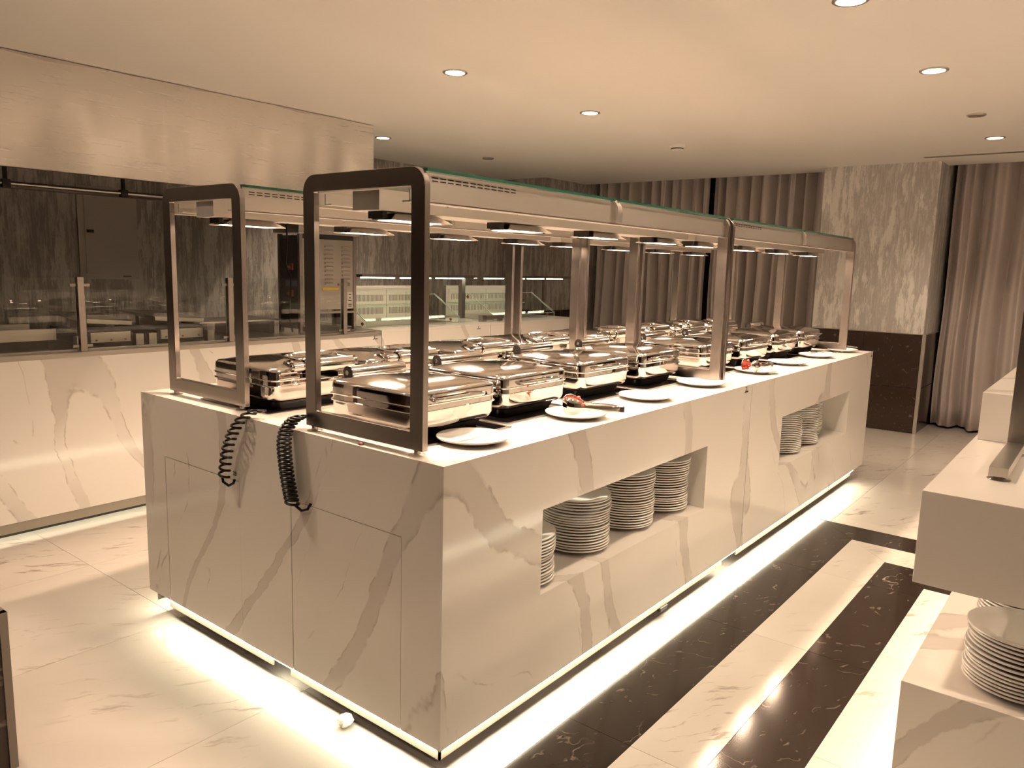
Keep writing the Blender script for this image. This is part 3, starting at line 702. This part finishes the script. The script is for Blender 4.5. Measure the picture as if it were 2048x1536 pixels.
MB().box(0, .66, .0, .012, .055, .115).build('front_wall', 'steel_x', t, smooth=False); MB().box(0, .66, .012, .35, .055, .062).build('base', 'steel_x', t, smooth=False)
MB().box(0, .66, .35, .362, .055, .115).build('rear_wall', 'steel_x', t, smooth=False); MB().box(.02, .64, .05, .3, .0, .055).build('stand', 'griddle', t, smooth=False)
t = thing('tray_lid', (.98, 3.1, .9155), 'flat steel tray lying across dark supports behind the second glass post', 'tray')
MB().box(.2, .82, .15, .5, .085, .097).build('tray_base', 'steel_x', t, bevel=.003, smooth=False)
for x in (.26, .5, .76): MB().box(x-.02, x+.02, .2, .45, 0, .085).build('support', 'griddle', t, smooth=False)
# doner grill
t = thing('doner_grill', (1.82, 3.08, .931), 'tall steel upright grill with a louvred back panel under the hood', 'grill')
l, dp, hh = .49, .25, .665
b = MB().box(0, .025, 0, .025, -.015, hh).box(l-.025, l, 0, .025, -.015, hh).box(0, .025, dp-.025, dp, -.015, hh).box(l-.025, l, dp-.025, dp, -.015, hh).box(.025, l-.025, 0, .02, .12, .135).box(.025, l-.025, 0, .02, -.012, .0)
b.build('frame', 'steel', t, smooth=False)
bp = MB().box(.026, l-.026, .004, .012, .15, hh-.03).build('back_panel', 'steel_x', t, smooth=False)
for cx in (.07, .205, .355):
    for k in range(10):
        z = hh-.075-k*.0285
        MB().prism([(0, 0), (-.014, .002), (-.014, .008), (0, .017)], cx+.005, cx+.075, 'x').build('louvre', 'steel_x', bp, smooth=False, loc=(0, .004, z-.01))
MB().box(0, .004, .025, dp-.025, .02, hh-.01).build('side_panel', 'griddle', t, smooth=False)
MB().box(l-.004, l, .025, dp-.025, .02, hh-.01).build('side_panel', 'griddle', t, smooth=False)
for z in (.24, .42):
    kb = MB().box(-.012, 0, .07, .11, z, z+.045).build('burner_valve', 'copper', t, bevel=.004, smooth=False)
    MB().cyl((-.03, .10, z+.02), (0, .10, z+.02), .010, 12).build('knob', 'copper', t)
MB().box(-.003, -.0005, .03, .16, .31, .35).build('control_panel', 'panel_blue', t, smooth=False)
b = MB().box(-.02, l+.02, -.02, dp+.02, hh+.005, hh+.03).box(-.01, l+.01, -.01, dp+.01, hh+.03, hh+.065).build('top_cap', 'steel_x', t, bevel=.003, smooth=False)
MB().box(.03, l-.03, .0, .004, hh-.03, hh+.003).build('shadow_slot', 'black', t, smooth=False)
ch = MB().box(-.01, .32, .05, .2, hh+.065, hh+.19).build('flue_box', 'hood', t, smooth=False)
for q in ([(.125, .07), (.155, .18), (.165, .18), (.165, .07)], [(.205, .07), (.17, .18), (.255, .18), (.295, .07)]): MB().prism([(x, hh+z) for x, z in q], .044, .05, 'y').build('flue_cutout', 'black', ch, smooth=False)
MB().box(.19, .33, -.002, .004, .205+.08, .222+.08).build('warning_label', 'yellow', bp, smooth=False)
pl = MB().box(.405, .455, -.001, .004, .155, .27).build('rating_plate', 'sticker', bp, smooth=False)
for z, w_ in ((.25, .02), (.225, .012), (.205, .03), (.178, .03), (.165, .03)): MB().box(.43-w_/2, .43+w_/2, -.002, .0, z, z+.007).build('print', 'ink', pl, smooth=False)
b = MB()
MB().tube([(.03, -.01, hh+.10), (-.06, .0, hh+.09), (-.085, .02, hh+.05), (-.075, .03, hh-.06), (-.09, .03, hh-.2), (-.05, .03, hh-.3), (-.055, .05, .1), (-.03, .05, .0)], .006, 8).build('power_cable', 'rubber', t)
MB().box(.05, .35, -.05, .06, .0, .03).build('drip_tray', 'griddle', t, bevel=.004, smooth=False)

# salad bars
def salad(x0, x1, gx0, gx1, px0, px1, cx0, cx1, posts, label_c, label_s, nsl):
    t = wall_counter(x0, x1, .938, label_c, 'salad_counter')
    l = x1-x0
    MB().box(0, l, 0, .92, .920, .938).build('worktop', 'quartz', t, bevel=.001, smooth=False)
    
    s = thing('salad_display', (0, 0, .938), label_s, 'display case', 'glass salad display cases on the service counters')
    def pane(nm, V, par=s, th=.006, e='glass_edge_pale'):
        o = MB().add(V, [tuple(range(len(V)))]).build(nm, ['glass_clear', e], par, smooth=False)
        m_ = o.modifiers.new('solidify', 'SOLIDIFY'); m_.thickness = th; m_.offset = 0; m_.material_offset_rim = 1; return o
    for gx in (gx0, gx1): pane('end_glass', [(gx, 3.035, 0), (gx, 3.035, .05), (gx, 3.05, .062), (gx, 3.33, .235), (gx, 3.68, .235), (gx, 3.68, 0)])
    pane('front_glass', [(gx0+.005, 3.04, .045), (gx1-.005, 3.04, .045), (gx1-.005, 3.325, .226), (gx0+.005, 3.325, .226)])
    pane('sill_glass', [(gx0+.005, 3.035, .0), (gx1-.005, 3.035, .0), (gx1-.005, 3.035, .045), (gx0+.005, 3.035, .045)])
    pane('glass_shelf', [(gx0+.06, 3.36, .128), (gx1-.06, 3.36, .128), (gx1-.06, 3.66, .128), (gx0+.06, 3.66, .128)], e='glass_edge_pale')
    MB().box(gx0+.02, gx1-.02, 3.10, 3.66, .0, .006).build('cold_plate', 'steel_x', s, smooth=False)
    c = MB().box(px0, px1, 3.69, 3.745, 0, .262).box(px0-.015, px1+.015, 3.675, 3.76, .262, .282).build('back_cabinet', 'white_panel', s, smooth=False)
    n = 2; wd = (px1-px0-.04)/n
    for k in range(n):
        xa = px0+.02+k*wd
        d = MB().box(xa+.004, xa+wd-.004, 3.682, 3.69, .012, .252).build('vent_door', 'white_panel', c, smooth=False)
        for z in (.045, .155):
            b = MB()
            for q in range(22):
                x = xa+.035+(wd-.08)*q/21; b.box(x, x+.006, 3.681, 3.6825, z, z+.055)
            v = b.build('vent_slots', 'stone_edge', d, smooth=False); v['kind'] = 'stuff'
    for gx, yy in ((gx0+.03, 3.10), (gx1-.03, 3.10), (gx0+.03, 3.36), (gx1-.03, 3.36)):
        z = .025 if yy < 3.2 else .195
        MB().add([(gx, yy-.014, z), (gx, yy, z-.014), (gx, yy+.014, z), (gx, yy, z+.014)], [(0, 1, 2, 3)]).build('glass_clamp', 'copper', s, smooth=False).modifiers.new('solidify', 'SOLIDIFY').thickness = .01
    cb = MB().loft([[(cx0, 3.12, .370), (cx0, 3.28, .370), (cx0, 3.28, .385), (cx0, 3.12, .392)], [(cx1, 3.12, .370), (cx1, 3.28, .370), (cx1, 3.28, .385), (cx1, 3.12, .392)]]); g = cb.build('canopy', 'dark_steel', s, smooth=False)
    k = int((cx1-cx0)/.32)
    for q in range(k):
        xa = cx0+.03+(cx1-cx0-.06)*q/k; MB().box(xa, xa+(cx1-cx0-.06)/k*.82, 3.155, 3.175, .361, .3705).build('light_tube', 'salad_led', g, smooth=False)
    for x in posts:
        MB().box(x-.022, x+.022, 3.378, 3.422, 0, .365).box(x-.022, x+.022, 3.24, 3.40, .362, .37).build('post', 'dark_steel', s, smooth=False)
salad(2.335, 3.545, 2.36, 3.38, 2.75, 3.55, 2.40, 3.665, (3.575-.02,), 'quartz counter carrying the salad case next to the upright grill', 'glass salad case with white vented cabinet next to the upright grill', 22)
salad(3.55, 4.90, 3.82, 4.76, 3.92, 5.04, 3.82, 5.14, (3.81, 5.03), 'quartz counter carrying the far salad case by the wall corner', 'glass salad case with white vented cabinet nearest the wall corner', 22)
sc_ = [o for o in bpy.data.objects if o.name.startswith('salad_counter')]
mark(sc_[0], 1.06, -.0004, .895)
t = thing('guard_bracket', (3.62, 2.98, .938), 'loose dark steel bracket bar lying on the counter between the salad cases', 'bracket')
MB().box(0, .05, 0, .05, 0, .055).build('block', 'steel', t, smooth=False); MB().box(.03, .30, .01, .045, .02, .05).build('bar', 'dark_steel', t, smooth=False); MB().box(.24, .28, .01, .04, 0, .02).build('rest', 'dark_steel', t, smooth=False)

# hood
hd = thing('extractor_hood', (0, 3.17, 0), 'large brushed steel extractor hood hanging over the cooking counter', 'hood')
HB = 1.848
MB().box(-2.6, 2.556, 0, .006, HB, CZ-.004).build('front_panel', 'hood', hd, smooth=False)
MB().box(2.550, 2.556, .006, 1.375, HB, CZ-.004).box(-2.6, -2.594, .006, 1.375, HB, CZ-.004).build('end_panel', 'hood', hd, smooth=False)
MB().box(-2.59, 2.55, .006, .05, HB, HB+.012).box(-2.59, 2.55, 1.30, 1.37, HB-.01, HB+.004).build('lower_lip', 'dark_steel', hd, smooth=False)
MB().box(-2.59, 2.55, .05, 1.37, HB+.30, HB+.32).build('filter_bank', 'griddle', hd, smooth=False)
MB().prism([(0.05, -.004), (.35, -.02), (.6, -.006), (.9, -.003), (1.15, -.012), (1.3, -.003), (1.7, -.004), (1.9, -.014), (2.1, -.004), (2.5, -.003), (2.55, 0), (.05, 0)], -.0015, 0, 'y').build('sealant_smear', 'plaster', hd, smooth=False, loc=(0, 0, CZ-.004))
t = thing('hood_pipe', (0, 3.62, 1.80), 'thin steel pipe rail on black clamps just under the hood', 'pipe')
MB().cyl((-2.5, 0, 0), (1.25, 0, 0), .011, 12).build('pipe', 'steel_x', t)
for x in (.27, .915): MB().box(x-.02, x+.02, -.02, .02, -.025, .02).cyl((x, 0, .02), (x, 0, .19), .012, 10).build('clamp', 'black', t, smooth=False)
t = thing('access_panel', (1.015, 4.55, 1.245), 'flat grey metal access panel on the wall under the hood', 'access panel')
MB().box(0, .42, -.012, 0, 0, .66).build('frame', 'grey_paint', t, bevel=.002, smooth=False)
dd = MB().box(.045, .365, -.016, -.012, .04, .62).build('door', 'grey_paint', t, bevel=.001, smooth=False)
MB().box(.055, .105, -.0175, -.015, .33, .352).build('latch', 'black', dd, smooth=False); MB().box(.30, .36, -.0135, -.0115, .018, .024).build('maker_mark', 'ink', t, smooth=False)

# ---------------------------------------------------------------- plate counter across the aisle
RYf, RXn = -.984, .655
t = thing('plate_counter', (RXn, RYf, 0), 'stepped white quartz counter across the aisle with an open corner plate shelf', 'counter')
l = 2.9; dp = 1.2
def bxr(nm, x0, x1, d0, d1, z0, z1, m='quartz', par=t, bev=.0015): return MB().box(x0, x1, -d1, -d0, z0, z1).build(nm, m, par, bevel=bev, smooth=False)
bxr('upper_case', 0, l, 0, dp, .664, TOP)
bxr('lower_case', 0, l, 0, dp, BOT, .400)
bxr('shelf_back', .0, l-.02, .48, .50, .400, .664, bev=0)
bxr('shelf_divider', 1.25, 1.27, 0, .48, .400, .664, bev=0)
bxr('shelf_light_strip', .1, 1.2, .40, .412, .655, .664, 'niche_led', bev=0)
bxr('skirt', .02, l-.1, .02, .026, .055, BOT, 'skirt', bev=0); bxr('skirt', .02, .026, .02, dp-.1, .055, BOT, 'skirt', bev=0)
bxr('light_strip', .02, l-.1, .004, .012, BOT-.006, BOT, 'led', bev=0); bxr('light_strip', .004, .012, .02, dp-.1, BOT-.006, BOT, 'led', bev=0)
for x in (.3, 1.5, 2.6):
    for y in (.3, .9): MB().lathe([(.025, 0), (.025, .01), (.015, .012), (.015, BOT)], 12, (x, -y, 0)).build('foot', 'black', t)
t = thing('raised_block', (1.452, RYf-.012, TOP), 'raised white quartz block on top of the plate counter', 'counter')
MB().box(0, 1.7, -.55, 0, 0, .155).build('block', 'quartz', t, bevel=.0015, smooth=False)
MB().lathe([(.05, .155), (.05, .160), (.02, .166), (.001, .167)], 20, (.5, -.16, 0)).build('cover_disc', 'porcelain', t)
t = thing('counter_guard_frame', (.885, -1.115, TOP), 'steel post on a long foot bar standing on the plate counter', 'guard frame')
MB().box(0, .43, -.022, .022, .012, .037).build('foot_bar', 'steel_x', t, bevel=.001, smooth=False)
MB().box(.385, .43, -.022, .022, .037, .74).box(.385, .43, -.6, .022, .74, .785).build('post', 'steel', t, bevel=.001, smooth=False)
MB().lathe([(.028, 0), (.028, .002), (.012, .007), (.012, .012)], 20, (.03, 0, 0)).build('suction_pad', 'clear', t)
MB().lathe([(.028, 0), (.028, .002), (.012, .007), (.012, .012)], 20, (.40, 0, 0)).build('suction_pad', 'clear', t)
stack(.82, -1.215, .4005, 14, 'the open stack at the corner of the plate counter', G3, .006)
stack(1.12, -1.205, .4005, 15, 'the stack tucked under the upper case of the plate counter', G3, .003)

# dark stone plinth at the edge of the frame
t = thing('stone_plinth', (-.702, .945, 0), 'dark polished stone plinth cut off by the frame edge near the floor', 'plinth')
MB().box(-.5, -.004, .004, .7, 0, .45).build('body', 'wainscot', t, smooth=False)
MB().box(-.012, .0, 0, .7, .0, .456).box(-.5, 0, 0, .02, .436, .456).box(-.02, 0, -.002, .02, 0, .456).build('edge_band', 'stone_edge', t, smooth=False)
